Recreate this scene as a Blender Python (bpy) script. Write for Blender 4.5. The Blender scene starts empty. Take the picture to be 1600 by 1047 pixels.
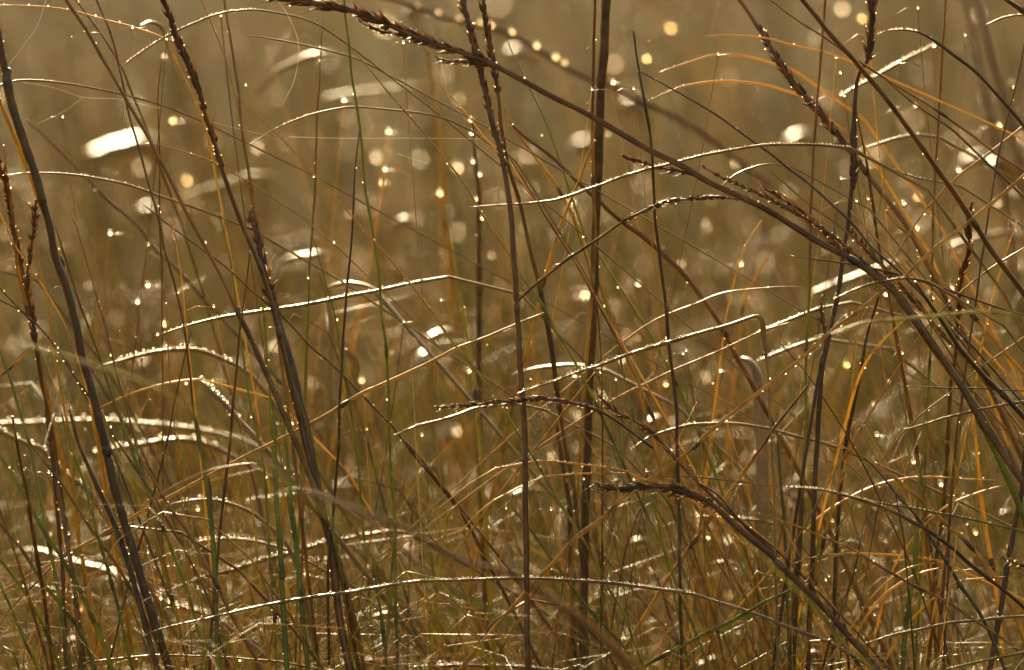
import bpy, math, random
import numpy as np
from mathutils import Vector, Matrix, Quaternion
random.seed(7); rng = np.random.default_rng(7)
SC = bpy.context.scene; C = SC.collection

# ---------------------------------------------------------------- camera, light, exposure
FOC = 1.5; PITCH = math.radians(8); CAMZ = 0.6
cam = bpy.data.cameras.new('camera'); co = bpy.data.objects.new('camera', cam); C.objects.link(co)
co.location = (0, 0, CAMZ); co.rotation_euler = (math.pi/2 - PITCH, 0, 0)
cam.lens = 135; cam.sensor_width = 36; cam.clip_start = 0.05; cam.clip_end = 1000
cam.dof.use_dof = True; cam.dof.focus_distance = FOC; cam.dof.aperture_fstop = 7.6; cam.dof.aperture_blades = 0
SC.camera = co
SUN_E = math.radians(25); SUN_A = math.radians(9)      # behind the grass, a little to the left
W = bpy.data.worlds.new('World'); SC.world = W; W.use_nodes = True
nt = W.node_tree; bg = nt.nodes['Background']; sky = nt.nodes.new('ShaderNodeTexSky')
sky.sky_type = 'NISHITA'; sky.sun_disc = False; sky.sun_elevation = SUN_E; sky.sun_rotation = -SUN_A
sky.air_density = 1.2; sky.dust_density = 5.0
wb = nt.nodes.new('ShaderNodeMix'); wb.data_type = 'RGBA'; wb.blend_type = 'MULTIPLY'; wb.inputs[0].default_value = 1   # warm evening sky
wb.inputs[7].default_value = (1, .79, .55, 1); nt.links.new(sky.outputs[0], wb.inputs[6]); nt.links.new(wb.outputs[2], bg.inputs[0]); bg.inputs[1].default_value = 0.09
sl = bpy.data.lights.new('sun', 'SUN'); sl.energy = 5.0; sl.angle = math.radians(0.5); sl.color = (1, .83, .51)
so = bpy.data.objects.new('sun', sl); C.objects.link(so)
sdir = Vector((-math.sin(SUN_A)*math.cos(SUN_E), math.cos(SUN_A)*math.cos(SUN_E), math.sin(SUN_E)))
so.rotation_euler = sdir.to_track_quat('Z', 'Y').to_euler(); so.location = (-2, 12, 6)
vs = SC.view_settings; vs.view_transform = 'Standard'; vs.look = 'None'; vs.exposure = 1.74; vs.gamma = 1; vs.use_curve_mapping = False
SC.render.engine = 'CYCLES'; cy = SC.cycles
cy.use_denoising = True; cy.max_bounces = 8; cy.transmission_bounces = 6; cy.transparent_max_bounces = 6
cy.sample_clamp_indirect = 12; cy.caustics_reflective = False; cy.caustics_refractive = False
cy.blur_glossy = 0.5

# ---------------------------------------------------------------- materials
def mat(name, col, col2, tr=0.0, trcol=None, rough=.4, spec=.5, coat=0.0, nscale=90, bump=.25, bsc=1400):
    m = bpy.data.materials.new(name); m.use_nodes = True; n = m.node_tree; L = n.links.new
    p = n.nodes['Principled BSDF']; out = n.nodes['Material Output']
    tc = n.nodes.new('ShaderNodeTexCoord')
    a = n.nodes.new('ShaderNodeTexNoise'); a.inputs['Scale'].default_value = nscale; a.inputs['Detail'].default_value = 5; a.inputs['Roughness'].default_value = .65
    oi = n.nodes.new('ShaderNodeObjectInfo'); ad = n.nodes.new('ShaderNodeVectorMath'); ad.operation = 'ADD'
    L(tc.outputs['Object'], ad.inputs[0]); L(oi.outputs['Random'], ad.inputs[1]); L(ad.outputs[0], a.inputs['Vector'])
    r = n.nodes.new('ShaderNodeValToRGB'); r.color_ramp.elements[0].position = .38; r.color_ramp.elements[1].position = .62
    r.color_ramp.elements[0].color = (*col2, 1); r.color_ramp.elements[1].color = (*col, 1)
    L(a.outputs[0], r.inputs[0]); L(r.outputs[0], p.inputs['Base Color'])
    p.inputs['Roughness'].default_value = rough; p.inputs['Specular IOR Level'].default_value = spec
    if coat: p.inputs['Coat Weight'].default_value = coat; p.inputs['Coat Roughness'].default_value = .32
    if bump:
        b = n.nodes.new('ShaderNodeTexNoise'); b.inputs['Scale'].default_value = bsc; b.inputs['Detail'].default_value = 3
        L(tc.outputs['Object'], b.inputs['Vector'])
        bp = n.nodes.new('ShaderNodeBump'); bp.inputs['Strength'].default_value = bump; bp.inputs['Distance'].default_value = .0004
        L(b.outputs[0], bp.inputs['Height']); L(bp.outputs[0], p.inputs['Normal'])
    if tr:
        t = n.nodes.new('ShaderNodeBsdfTranslucent'); t.inputs[0].default_value = (*(trcol or col), 1)
        mx = n.nodes.new('ShaderNodeMixShader'); mx.inputs[0].default_value = tr
        L(p.outputs[0], mx.inputs[1]); L(t.outputs[0], mx.inputs[2]); L(mx.outputs[0], out.inputs[0])
    m['c1'] = col; m['c2'] = col2; m['t'] = tr; m['c3'] = trcol or col
    return m
M = {
 'D': mat('dark_brown_straw', (.125, .072, .027), (.030, .018, .008), .20, (.45, .25, .06), .38, .5),
 'R': mat('red_brown_straw', (.19, .108, .036), (.050, .028, .011), .25, (.48, .29, .07), .33, .7),
 'O': mat('orange_straw', (.31, .19, .045), (.08, .046, .012), .31, (.62, .42, .08), .33, .7),
 'G': mat('green_stalk', (.095, .110, .018), (.034, .044, .009), .30, (.40, .46, .03), .33, .6),
 'Y': mat('olive_stalk', (.20, .18, .032), (.10, .088, .015), .38, (.50, .46, .05), .36),
 'S': mat('wet_straw', (.20, .155, .08), (.09, .068, .03), .30, (.44, .33, .13), .42, .7, .4, bump=.6, bsc=650),
 'V': mat('grey_brown_straw', (.095, .065, .044), (.030, .021, .015), .15, (.34, .20, .08), .38, .5, .1),
 'T': mat('golden_straw', (.42, .27, .072), (.15, .088, .024), .42, (.78, .52, .11), .36, .7),
}
MK = list(M)
CN = dict(D='dark brown', R='red brown', O='orange', G='green', Y='olive', S='silver', V='violet grey', T='tan')
husk = mat('dark_husk', (.11, .066, .028), (.036, .022, .011), .30, (.50, .28, .08), .38, .6)
def mute(c, f, g=1.0):
    l = (c[0]*.35+c[1]*.5+c[2]*.15)*f; return tuple(g*((1-f)*x+l*y) for x, y in zip(c, (1.22, 1, .64)))
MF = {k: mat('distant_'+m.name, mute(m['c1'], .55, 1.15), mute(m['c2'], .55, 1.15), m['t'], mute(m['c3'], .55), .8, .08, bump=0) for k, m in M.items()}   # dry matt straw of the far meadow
MU = {k: mat('low_'+m.name, mute(m['c1'], .35, .6), mute(m['c2'], .35, .5), m['t']*.8, mute(m['c3'], .3), .6, .15, bump=0) for k, m in M.items()}   # straw of the understory, darkened to paint in shade between the stems
brown_husk = mat('brown_husk', (.20, .11, .035), (.07, .036, .013), .38, (.62, .34, .08), .38, .6)
gold_husk = mat('golden_husk', (.40, .25, .08), (.2, .11, .03), .4, (.8, .5, .15), .38, .6)
def water(name, tint, rough):
    m = bpy.data.materials.new(name); m.use_nodes = True; p = m.node_tree.nodes['Principled BSDF']
    p.inputs['Base Color'].default_value = (*tint, 1); p.inputs['Roughness'].default_value = rough
    p.inputs['IOR'].default_value = 1.33; p.inputs['Transmission Weight'].default_value = 1.0
    return m
dew = {'w': water('dew_water', (1, .97, .9), .33), 'g': water('dew_water_gold_glint', (1, .90, .66), .33), 'd': water('dew_water_amber_glint', (.85, .66, .38), .42)}  # gold and amber tints put the glint's sunlight colour into the water
silkm = mat('spider_silk', (.75, .70, .6), (.6, .55, .45), .4, (.9, .8, .6), .3, .7, 0, 200, 0)

# ---------------------------------------------------------------- geometry helpers
CP, SP = math.cos(PITCH), math.sin(PITCH)
def at(px, py, d):
    x = (px-800)/4000*(d/1.5); y = -(py-523.5)/4000*(d/1.5)
    return Vector((x, d*CP + y*SP, CAMZ - d*SP + y*CP))
def pxm(d): return d/1.5/4000            # metres per photo pixel at depth d
def catmull(P, seg):
    P = [2*P[0]-P[1]] + P + [2*P[-1]-P[-2]]; out = []; idx = []
    for i in range(1, len(P)-2):
        n = max(2, int((P[i+1]-P[i]).length/seg)); a, b, c, d = P[i-1:i+3]; idx.append(len(out))
        for k in range(n):
            t = k/n
            out.append(.5*((2*b)+(c-a)*t+(2*a-5*b+4*c-d)*t*t+(3*b-a-3*c+d)*t**3))
    idx.append(len(out)); out.append(P[-2]); return out, idx
class MB:
    def __init__(s): s.v = []; s.f = []; s.m = []; s.n = 0
    def add(s, V, F, mi=0):
        s.v.append(np.asarray(V, float)); s.f += [tuple(i+s.n for i in f) for f in F]; s.m += [mi]*len(F); s.n += len(V)
    def tube(s, pts, rad, sides=8, flat=1.0, mi=0, ph=0.0, flute=0.0, twist=None):
        P = np.array([tuple(p) for p in pts], float); n = len(P)
        T = np.gradient(P, axis=0); T /= np.linalg.norm(T, axis=1)[:, None]+1e-12
        up = np.array([0, .25, 1.0]); S_ = np.cross(T, up); L = np.linalg.norm(S_, axis=1)
        bad = L < .25; S_[bad] = np.cross(T[bad], np.array([0, 1., 0])); S_ /= np.linalg.norm(S_, axis=1)[:, None]+1e-12
        for i in range(1, n):                     # keep the frame from flipping
            if (S_[i]*S_[i-1]).sum() < 0: S_[i] = -S_[i]
        for i in range(1, n):
            if (S_[i]*S_[i-1]).sum() < .9:
                q = S_[i-1]-T[i]*(S_[i-1]*T[i]).sum(); S_[i] = q/(np.linalg.norm(q)+1e-12)
        N = np.cross(S_, T)
        if twist is not None:
            c_, s_ = np.cos(twist)[:, None], np.sin(twist)[:, None]; S_, N = c_*S_+s_*N, c_*N-s_*S_
        r = np.asarray(rad, float).reshape(-1, 1, 1)
        a = np.arange(sides)/sides*2*math.pi+ph
        r = r*(1-flute*(np.arange(sides) % 2))[None, :, None]
        V = P[:, None, :] + r*(np.cos(a)[None, :, None]*S_[:, None, :]*flat + np.sin(a)[None, :, None]*N[:, None, :])
        F = [(i*sides+k, i*sides+(k+1) % sides, (i+1)*sides+(k+1) % sides, (i+1)*sides+k) for i in range(n-1) for k in range(sides)]
        F.append(tuple(range(sides))[::-1]); F.append(tuple((n-1)*sides+k for k in range(sides)))
        s.add(V.reshape(-1, 3), F, mi)
    def build(s, name, mats, parent=None, origin=(0, 0, 0), smooth=True, world=None):
        me = bpy.data.meshes.new(name); V = np.concatenate(s.v)-np.array(tuple(origin))
        me.from_pydata(V.tolist(), [], s.f)
        for m in (mats if isinstance(mats, (list, tuple)) else [mats]): me.materials.append(m)
        if any(s.m): me.polygons.foreach_set('material_index', s.m)
        me.polygons.foreach_set('use_smooth', [smooth]*len(s.f)); me.update()
        o = bpy.data.objects.new(name, me); C.objects.link(o)
        if parent is not None: o.parent = parent
        else: o.location = origin
        return o
def ico(r=1.0, sub=1):
    import bmesh
    bm = bmesh.new(); bmesh.ops.create_icosphere(bm, subdivisions=sub, radius=r)
    V = [tuple(v.co) for v in bm.verts]; F = [tuple(v.index for v in f.verts) for f in bm.faces]; bm.free(); return np.array(V), F
ICO1 = ico(1, 1); ICO2 = ico(1, 2)
def tag(o, label=None, cat=None, group=None, kind=None):
    if label: o['label'] = label
    if cat: o['category'] = cat
    if group: o['group'] = group
    if kind: o['kind'] = kind
    return o
def gz(x, y):                                  # height of the ground
    f = min(1, max(0, (y-4)/12))
    return .012*math.sin(3.1*x+1)*math.cos(2.3*y) + f*(.12*math.sin(.31*x+.5)+.15*math.sin(.23*y)) + max(0, y-22)*.05
# ---------------------------------------------------------------- ground
def ground():
    xs = np.concatenate([-np.geomspace(250, 3, 28), np.linspace(-2.8, 2.8, 57), np.geomspace(3, 250, 28)])
    ys = np.concatenate([-np.geomspace(60, 1, 12), np.linspace(-.8, 6, 69), np.geomspace(6.2, 400, 50)])
    V = [(x, y, gz(x, y)) for y in ys for x in xs]; nx = len(xs)
    F = [(j*nx+i, j*nx+i+1, (j+1)*nx+i+1, (j+1)*nx+i) for j in range(len(ys)-1) for i in range(nx-1)]
    mb = MB(); mb.add(V, F)
    m = bpy.data.materials.new('meadow_soil'); m.use_nodes = True; n = m.node_tree; L = n.links.new
    p = n.nodes['Principled BSDF']; tc = n.nodes.new('ShaderNodeTexCoord')
    a = n.nodes.new('ShaderNodeTexNoise'); a.inputs['Scale'].default_value = 2.2; a.inputs['Detail'].default_value = 8
    L(tc.outputs['Object'], a.inputs['Vector']); r = n.nodes.new('ShaderNodeValToRGB'); e = r.color_ramp.elements
    e[0].position = .3; e[0].color = (.028, .032, .008, 1); e[1].position = .7; e[1].color = (.135, .103, .055, 1)
    k = e.new(.5); k.color = (.066, .054, .024, 1)
    L(a.outputs[0], r.inputs[0]); L(r.outputs[0], p.inputs['Base Color']); p.inputs['Roughness'].default_value = 1; p.inputs['Specular IOR Level'].default_value = .05
    b = n.nodes.new('ShaderNodeTexNoise'); b.inputs['Scale'].default_value = 30; b.inputs['Detail'].default_value = 6; L(tc.outputs['Object'], b.inputs['Vector'])
    bp = n.nodes.new('ShaderNodeBump'); bp.inputs['Distance'].default_value = .03; L(b.outputs[0], bp.inputs['Height']); L(bp.outputs[0], p.inputs['Normal'])
    tag(mb.build('ground', m), kind='structure')
ground()

# ---------------------------------------------------------------- random grass that nobody could count
def strand(root, h, lean, az, droop, n=8, reach=None):
    """root point, height, sideways lean of the straight part, azimuth of the droop, droop length"""
    P = []
    dx, dy = math.cos(az), math.sin(az)
    for i in range(n):
        t = i/(n-1); s = t*t
        up = h*(math.sin(t*math.pi*.5) if droop else t)
        if droop: up = h*(1.75*t-.75*t**2.6-(.28*(max(0, t-.6)/.4)**2)*1.0)
        P.append(Vector((root[0]+lean*h*t+dx*droop*s, root[1]+dy*droop*s+.1*lean*h*t, root[2]+up)))
    return P
def drops_on(mb, pts, k, r):
    for _ in range(k):
        p = random.choice(pts[len(pts)//2:]); rr = r*random.choice((.45, .6, .8, 1, 1.5))
        mb.add(ICO1[0]*rr+np.array(tuple(p))+np.array([0, 0, rr*.5]), ICO1[1])
# ---------------------------------------------------------------- traced grass: kind, colour, width px, depth at tip, depth at base, path tip -> base, label, options
# kinds: s stem, b arching blade, h stem with a seed head.  opts: hd=(from,to) control points carrying spikelets, dw=(from,to,spacing) dew beads, sh=(from,to) leaf sheath
T = [
# ---- left third
('s','R',6,1.49,1.52,"104,0 134,47 167,104 197,154 231,214 264,277 301,350 334,410 368,480 400,547 440,640 478,730 515,830 545,930 570,1047","long straight orange brown stem slanting from top left edge to bottom centre left",dict(sh=(8,13))),
('s','D',3,1.52,1.6,"118,0 144,33 185,97 207,147 231,207 250,260 280,340","thin dark stem close along the right side of the long orange brown stem",{}),
('s','D',3.6,1.51,1.5,"150,0 170,43 187,110 200,174 217,230 234,294 249,350 257,390 274,447 287,510 297,590 304,650 311,697 326,754 331,814 334,897 341,998","thin dark stem falling steeply behind the pale out of focus blob at left",{}),
('s','D',1.8,1.5,1.53,"252,93 247,160 249,234 250,350 252,430","hair thin upright dark stalk just left of the dark seed head at top left",{}),
('h','D',7,1.48,1.52,"256,0 267,30 277,63 291,94 311,144 321,177 334,217 348,267 361,307 378,350 400,400 418,450 436,520 455,600 478,700 505,800 540,930 560,1047","dark seed head with bright husk tips hanging in from top edge left of centre",dict(hd=(0,7))),
('h','D',11,1.52,1.5,"389,330 400,365 410,410 422,460 437,510 453,564 470,634 484,700 502,790 516,850 526,931 537,998 547,1047","thick dark stem with frayed husky top ending at the height of the left middle",dict(hd=(0,4),sh=(3,8))),
('s','R',4.6,1.52,1.5,"351,0 358,50 371,134 378,200 388,267 397,335 408,400 422,470 436,540 450,640 462,740","red brown stem dropping from top edge right of the dark seed head",{}),
('s','O',2.2,1.5,1.52,"314,0 337,50 354,100 367,150 378,207 390,270","thin orange stalk crossing the red brown stem near the top edge",{}),
('s','V',12,1.47,1.5,"-6,30 0,65 7,107 20,167 37,217 53,267 67,317 77,350 87,400 104,450 117,500 127,550 144,610 157,667 166,705 180,764 194,814 214,884 234,948 250,998 264,1047","thickest dark stem with bluish side running down from the left edge",dict(sh=(2,6))),
('s','O',7,1.49,1.53,"0,160 20,207 40,260 60,311 76,355 95,410 112,480 128,560","stem with an orange streak pressed against the thickest left hand stem",{}),
('h','D',6,1.5,1.5,"56,312 53,350 47,400 42,450 50,490 55,537 63,584 73,634 80,700 88,780 96,870 100,960 104,1047","short drooping seed head with glinting grains near the left edge",dict(hd=(0,5))),
('h','D',6,1.51,1.54,"0,264 10,290 17,335 33,417 47,484 60,560","dark seed head cut by the left edge beside the drooping one",dict(hd=(0,3))),
('s','O',5,1.51,1.54,"5,227 10,267 20,334 27,417 43,484 55,540 75,620","orange stem between the two seed heads at the left edge",{}),
('s','D',5,1.62,1.66,"40,187 84,227 134,277 174,317 215,352 240,387 267,410 301,447 334,484 368,520 400,557 450,610 500,680","blurred brown stem slanting to the right below the pale blob",{}),
('b','T',2.6,1.5,1.52,"0,9 33,9 100,15 170,32 207,42 261,63 277,97 301,150 321,200 335,260","golden arching blade along the top edge at far left with two sun sparks",dict(dw=(0,5,30))),
('b','S',3,1.48,1.52,"0,133 20,128 50,126 84,128 134,135 200,150 250,164 307,185","silver blade arching from the left edge above the pale blob",dict(dw=(0,3,5))),
('b','S',3.2,1.48,1.52,"5,274 40,270 77,270 117,274 174,283 207,291 254,307 287,319 334,336 371,350 400,362","silver blade with dew beads arching from the left edge below the pale blob",dict(dw=(0,6,11))),
('b','S',2.8,1.49,1.5,"172,119 200,97 234,72 267,53 301,37 331,25 358,19 400,16 433,20 467,27 500,40 544,70","silver beaded tip of blade arching over the dark seed head at top left",dict(dw=(1,7,5))),
('s','G',4.2,1.5,1.5,"544,70 567,97 600,137 627,167 654,197 684,234 707,264 727,291 751,331 775,366 800,403 820,440 847,477 867,514 894,557 914,597 935,640 965,705 994,767 1007,797 1027,837 1044,877 1061,924 1077,964 1104,1034","long green stem falling diagonally through the centre to the bottom edge",dict(c0='O')),
('b','S',5,1.57,1.6,"218,42 226,37 234,34 247,38 254,47 262,70","small silver curl of a leaf near the top left",dict(gl=1)),
('b','O',2.2,1.52,1.53,"217,230 231,224 267,231 317,247 351,264 400,291 433,314 474,341 520,380","thin orange blade arching right beside the pale blob",{}),
('s','G',5,1.5,1.5,"87,357 104,407 120,460 137,510 157,564 177,624 198,680 214,727 234,774 254,821 274,877 294,931 311,991 327,1045","bright edged green stem leaning right in front of the thickest left stem",dict(c0='D')),
('s','R',2.6,1.5,1.51,"112,340 117,350 134,404 150,460 164,504 177,564 190,611 207,671 214,700 235,790","lone thin brown stalk whose bare tip stands in open background at left",{}),
('s','O',3.6,1.53,1.54,"50,330 53,350 67,434 77,494 87,564 94,600 106,680 118,780","orange brown stalk standing between drooping seed head and thickest left stem",{}),
('s','T',2.2,1.5,1.5,"0,335 7,350 20,377 50,420 77,464 100,507 124,567 140,624 160,700 185,800","thin golden stalk bending across the thickest left stem",{}),
('s','D',3.2,1.49,1.5,"0,450 30,484 60,510 84,537 110,577 144,627 170,667 190,700 234,764 267,824 301,884 321,924 334,964","dark stem with dew entering the left edge at mid height and running to the bottom",dict(dw=(3,7,16))),
('s','V',3.2,1.52,1.54,"0,470 33,486 66,517 100,557 150,650 190,740 220,820","grey stem just under the dark dewy stem at the left edge",{}),
('s','O',4.2,1.5,1.5,"70,529 37,557 13,577 -12,596","short orange stub pointing down to the left edge",{}),
('s','G',5,1.52,1.5,"0,550 10,575 20,604 43,684 60,760 77,850 95,950 110,1047","green stem beside the left edge just under the orange stub",{}),
('s','D',3.6,1.49,1.5,"301,514 291,550 281,591 271,634 264,674 259,700 247,747 231,804 214,864 197,931 180,998 172,1030","dark stem leaning the other way with its pointed tip left of centre",dict(c0='D')),
('s','D',4.2,1.49,1.5,"391,393 384,450 374,517 371,567 364,634 358,700 351,764 344,831 334,931 329,1014","dark stem leaning slightly left beside the thick frayed stem",{}),
('s','G',3.4,1.53,1.52,"340,320 346,350 358,400 368,460 380,560 393,640 410,714 418,814 426,931 432,1047","thin green stem passing behind the dark leaning stem left of centre",{}),
('s','G',4,1.53,1.52,"404,400 407,434 413,500 420,584 423,667 430,760 435,850 440,930 447,1031","green stem hugging the left flank of the thick frayed stem",{}),
('s','O',2.2,1.5,1.51,"251,360 252,374 256,434 261,517 267,617 277,700 285,780","very thin orange upright stalk left of the silver leaf arch",{}),
('s','T',2.2,1.51,1.52,"269,340 271,357 284,440 291,507 294,537 300,600","very thin golden stalk just right of the thin orange upright one",{}),
('s','D',3.6,1.5,1.53,"225,320 261,350 311,387 354,417 400,460 443,497 484,540 514,564 560,611 600,654 620,674 660,720 700,770","dark thin stem crossing behind the thick frayed stem toward the centre",{}),
('b','S',5,1.53,1.55,"247,524 274,515 301,507 354,495 400,487 457,479 514,469 567,459 614,449 661,439 701,432","long bright straight blade lined with dew at left of centre",dict(dw=(0,9,10))),
('b','S',6.5,1.58,1.58,"150,575 187,565 214,557 241,550 274,546 307,547 334,555 361,567 384,580 412,610 440,650","broad silver leaf arch over the orange stalks left of centre",dict(dw=(1,7,9))),
('b','T',2.8,1.54,1.54,"150,640 167,631 200,617 234,606 277,596 314,592","thin golden blade rising to the head of the fat silver leaf",{}),
('b','S',8,1.58,1.56,"314,592 320,598 334,614 354,634 378,661 400,684 430,720","fat gleaming silver leaf falling to the right below the leaf arch",dict(dw=(0,4,14))),
('b','Y',3.5,1.27,1.27,"10,535 50,540 134,567 234,601 301,641 370,690","blurred olive blade near the lens sloping down at left",{}),
('b','S',6,1.72,1.7,"-8,662 67,660 140,657 200,659 267,665 334,676 400,697 450,730","flat out of focus silver blade at lower left crossing behind the stems",dict(dw=(0,5,24))),
('b','S',8,1.66,1.66,"150,705 200,698 227,694 262,688 300,688 340,700","blurred silver leaf with big drops just under the flat silver blade",dict(dw=(0,5,17))),
('b','S',8,1.6,1.6,"-8,670 20,684 50,697 67,704 100,740 134,764 160,800","shining leaf falling right from the left edge at lower left",dict(dw=(0,5,17))),
# ---- bottom left bunch
('s','G',6,1.5,1.5,"-20,680 0,714 37,771 67,827 97,874 120,914 144,964 164,1011 175,1047","thick green stem from the left edge to the bottom through the lower left bunch",{}),
('s','G',5,1.5,1.5,"-10,800 0,817 33,857 67,911 107,961 127,988 150,1047","second green stem from the left edge in the lower left corner bunch",dict(c0='D')),
('s','G',5,1.49,1.5,"-10,858 0,874 33,918 63,968 77,998 95,1047","third green stem down from the left edge, under the second one",{}),
('s','G',4,1.48,1.5,"-6,900 0,914 23,964 43,1011 60,1047","short green stem cutting the bottom left corner",{}),
('s','D',6,1.47,1.5,"20,650 27,697 40,764 50,821 60,881 70,948 84,1047","dark brown upright stem in front of the green bunch at lower left",{}),
('s','R',5,1.49,1.5,"35,660 50,697 97,757 134,814 167,861 200,914 240,990 262,1047","red brown stem crossing the whole lower left bunch diagonally",{}),
('s','R',6,1.52,1.5,"70,640 80,714 97,797 107,864 118,940 127,1047","red brown upright stem in the middle of the lower left bunch",dict(dw=(1,4,22))),
('s','G',5,1.5,1.5,"95,640 110,697 134,764 154,841 174,911 190,974 207,1047","green stem right of the red brown upright in the lower left bunch",{}),
('s','V',8,1.51,1.5,"108,640 124,697 147,747 167,791 187,841 215,930 245,1047","fat violet brown stem forming the right side of the lower left bunch",{}),
('s','Y',4,1.5,1.5,"160,640 180,697 200,744 217,784 240,837 254,884 267,931 284,991 301,1047","olive stem running parallel to the bright edged green stem, lower left",{}),
('s','R',5,1.49,1.5,"190,670 210,700 240,750 267,794 304,851 337,911 368,971 400,1031","red brown stem slanting to the bottom edge below the fat silver leaf",{}),
('s','Y',2.6,1.5,1.5,"275,660 281,697 291,757 297,807 307,864 316,950 322,1047","thin yellow green stalk rising between dark stems at lower left",{}),
('s','G',7,1.51,1.5,"305,650 314,697 324,764 331,831 337,931 341,1047","stout upright green stem at lower left below the fat silver leaf",{}),
('b','S',4.6,1.47,1.5,"214,999 247,984 284,974 321,966 354,959 400,949 440,941 480,934 517,928 550,924 590,918 634,911 674,908 717,906 781,904 827,904 867,906 934,909 987,914 1034,921 1084,929 1121,941 1161,953 1200,966 1240,983 1294,1003 1334,1026 1365,1047","very long blade arching just above the bottom edge with golden sunlit left part",dict(dw=(8,20,7))),
('b','S',6,1.58,1.6,"247,930 287,914 321,901 361,891 400,879 430,871 467,861 500,851 540,842 580,834 617,831 650,838 700,865","silver dewy blade rising to the right above the very long bottom blade",dict(dw=(0,10,9))),
('b','S',6,1.62,1.6,"250,935 267,944 301,953 334,964 370,990","short gleaming blade sloping down at lower left behind the green stems",dict(dw=(0,3,14))),
('b','S',5.5,1.56,1.54,"264,790 274,787 301,782 331,781 354,786 378,794 400,805 427,827 447,847 463,887 480,950 500,1047","silver blade bending over and falling as a blue grey leaf at lower left centre",dict(dw=(0,4,12))),
('b','S',4,1.57,1.57,"307,845 351,842 400,846 450,860","short pale blade level with the ground beneath the bending silver one",dict(dw=(0,2,8))),
('b','O',3.4,1.5,1.5,"90,1045 140,1035 200,1028 267,1024 334,1026 400,1031 450,1037 530,1050","thin orange blade lying along the bottom edge at left with glowing drops",dict(dw=(1,5,40))),
('b','S',9,1.75,1.7,"5,866 50,861 84,867 127,881 167,891 200,910","washed out silver blade behind the lower left bunch",{}),
('b','O',2.4,1.42,1.4,"215,800 231,784 277,757 321,737 368,727 400,725 450,735 520,775","blurred golden blade arching near the lens below the fat silver leaf",dict(gl=1)),
# ---- centre left lower
('s','G',7,1.51,1.5,"425,640 430,697 433,797 440,897 447,1031","stout dark green upright at the bottom, left one of the green pair",{}),
('s','G',7,1.52,1.5,"440,640 447,704 460,831 470,931 480,1031","stout dark green upright at the bottom, right one of the green pair",{}),
('s','O',4,1.49,1.5,"444,700 443,724 440,864 430,964 420,1031","orange stem leaning across the green pair at the bottom",{}),
('s','Y',3.6,1.49,1.5,"448,560 460,600 478,660 489,697 504,757 517,814 530,884 540,948 552,1031","yellow green stem crossing the thick frayed stem low down",{}),
('s','G',5,1.51,1.5,"582,860 590,924 597,981 604,1045","short green upright at the bottom edge left of centre",{}),
('s','G',5,1.52,1.5,"612,740 617,831 619,964 621,1047","straight green upright rising from bottom edge near centre",{}),
('s','V',5,1.54,1.55,"610,660 641,704 684,754 721,804 748,851 790,930","blue grey stem falling to the right below the centre",{}),
('b','D',6,1.24,1.24,"380,690 430,730 480,768 567,800 634,825 684,857 734,880 800,897 850,931 917,981 967,1024 1010,1060","broad blurred brown stem near the lens sweeping to the bottom centre",{}),
('b','O',4,1.27,1.27,"830,900 855,925 917,970 975,1020 1020,1060","blurred orange stem near the lens hugging the broad brown one at bottom centre",{}),
('b','G',4,1.22,1.22,"560,850 640,888 720,930 800,975 880,1030 930,1070","wide blurred green blade near the lens at the bottom centre",{}),
('b','R',3,1.36,1.34,"420,775 470,762 530,785 600,830 640,870","blurred tan blade near the lens above the bottom centre",{}),
('b','T',2.8,1.49,1.5,"681,797 707,777 737,754 761,740 774,732 800,728 833,722 867,721 900,724 940,729 980,737","upper of two fine dew lined arches right of bottom centre",dict(dw=(4,10,5))),
('b','T',2.6,1.49,1.5,"711,841 741,807 768,784 800,768 833,752 867,744 917,740 985,739","lower of two fine dew lined arches right of bottom centre",dict(dw=(4,7,9))),
# ---- top centre
('h','D',9,1.48,1.5,"440,-4 500,7 540,15 587,30 634,50 677,67 721,82 768,100 800,117 850,144 934,187 1000,227 1061,257 1101,281 1134,297 1200,329 1233,350 1277,377 1334,407 1387,447 1417,484 1444,524 1477,567 1507,611 1530,655 1575,720 1625,790 1700,880","long heavy dark stem sweeping from the top edge across to the right edge",dict(hd=(0,7))),
('h','D',3.4,1.48,1.48,"560,33 580,44 600,50 654,63 690,72","short seed branch hanging under the long heavy dark stem at top",dict(hd=(0,3),free=1)),
('h','D',3.4,1.48,1.48,"681,92 711,97 748,100 790,112","second seed branch under the heavy dark stem, nearer the centre",dict(hd=(0,2),free=1)),
('h','D',4,1.49,1.5,"972,244 1007,254 1041,264 1077,271 1120,292","seed branch lying along the heavy stem right of the top centre",dict(hd=(0,3),free=1)),
('h','D',8,1.5,1.5,"722,-5 731,33 738,63 748,100 758,140 768,187 778,220 788,267 798,334 803,400 807,480 812,550 815,600 820,700 822,850 825,1047","dark upright seed head left one of two crossing the heavy stem",dict(hd=(0,7))),
('h','D',6,1.51,1.54,"755,-5 761,40 768,84 778,150 784,200 795,260 810,310 822,360 832,405 841,437 850,484 860,534 867,584 874,634 884,704 897,764 904,831 910,884 914,948 920,1047","dark upright seed head right one of two crossing the heavy stem",dict(hd=(0,3),sh=(9,13))),
('s','G',4,1.5,1.52,"537,-5 539,23 545,67 550,117 557,167 564,217 570,284 580,350 590,417 597,494 604,550 607,634 609,690 612,750 615,850 600,1047","slender green upright stem left of centre crossed by a silk thread",{}),
('s','V',4.2,1.5,1.5,"562,200 558,234 554,284 551,350 545,417 540,484 535,550 530,634 530,697 525,747 520,807 513,897 513,998","dark violet stem whose blunt tip touches the slender green upright",{}),
('s','R',3.2,1.55,1.56,"505,30 498,134 495,200 493,267 488,350 484,420 480,520","soft red brown upright left of the slender green stem",{}),
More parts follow.
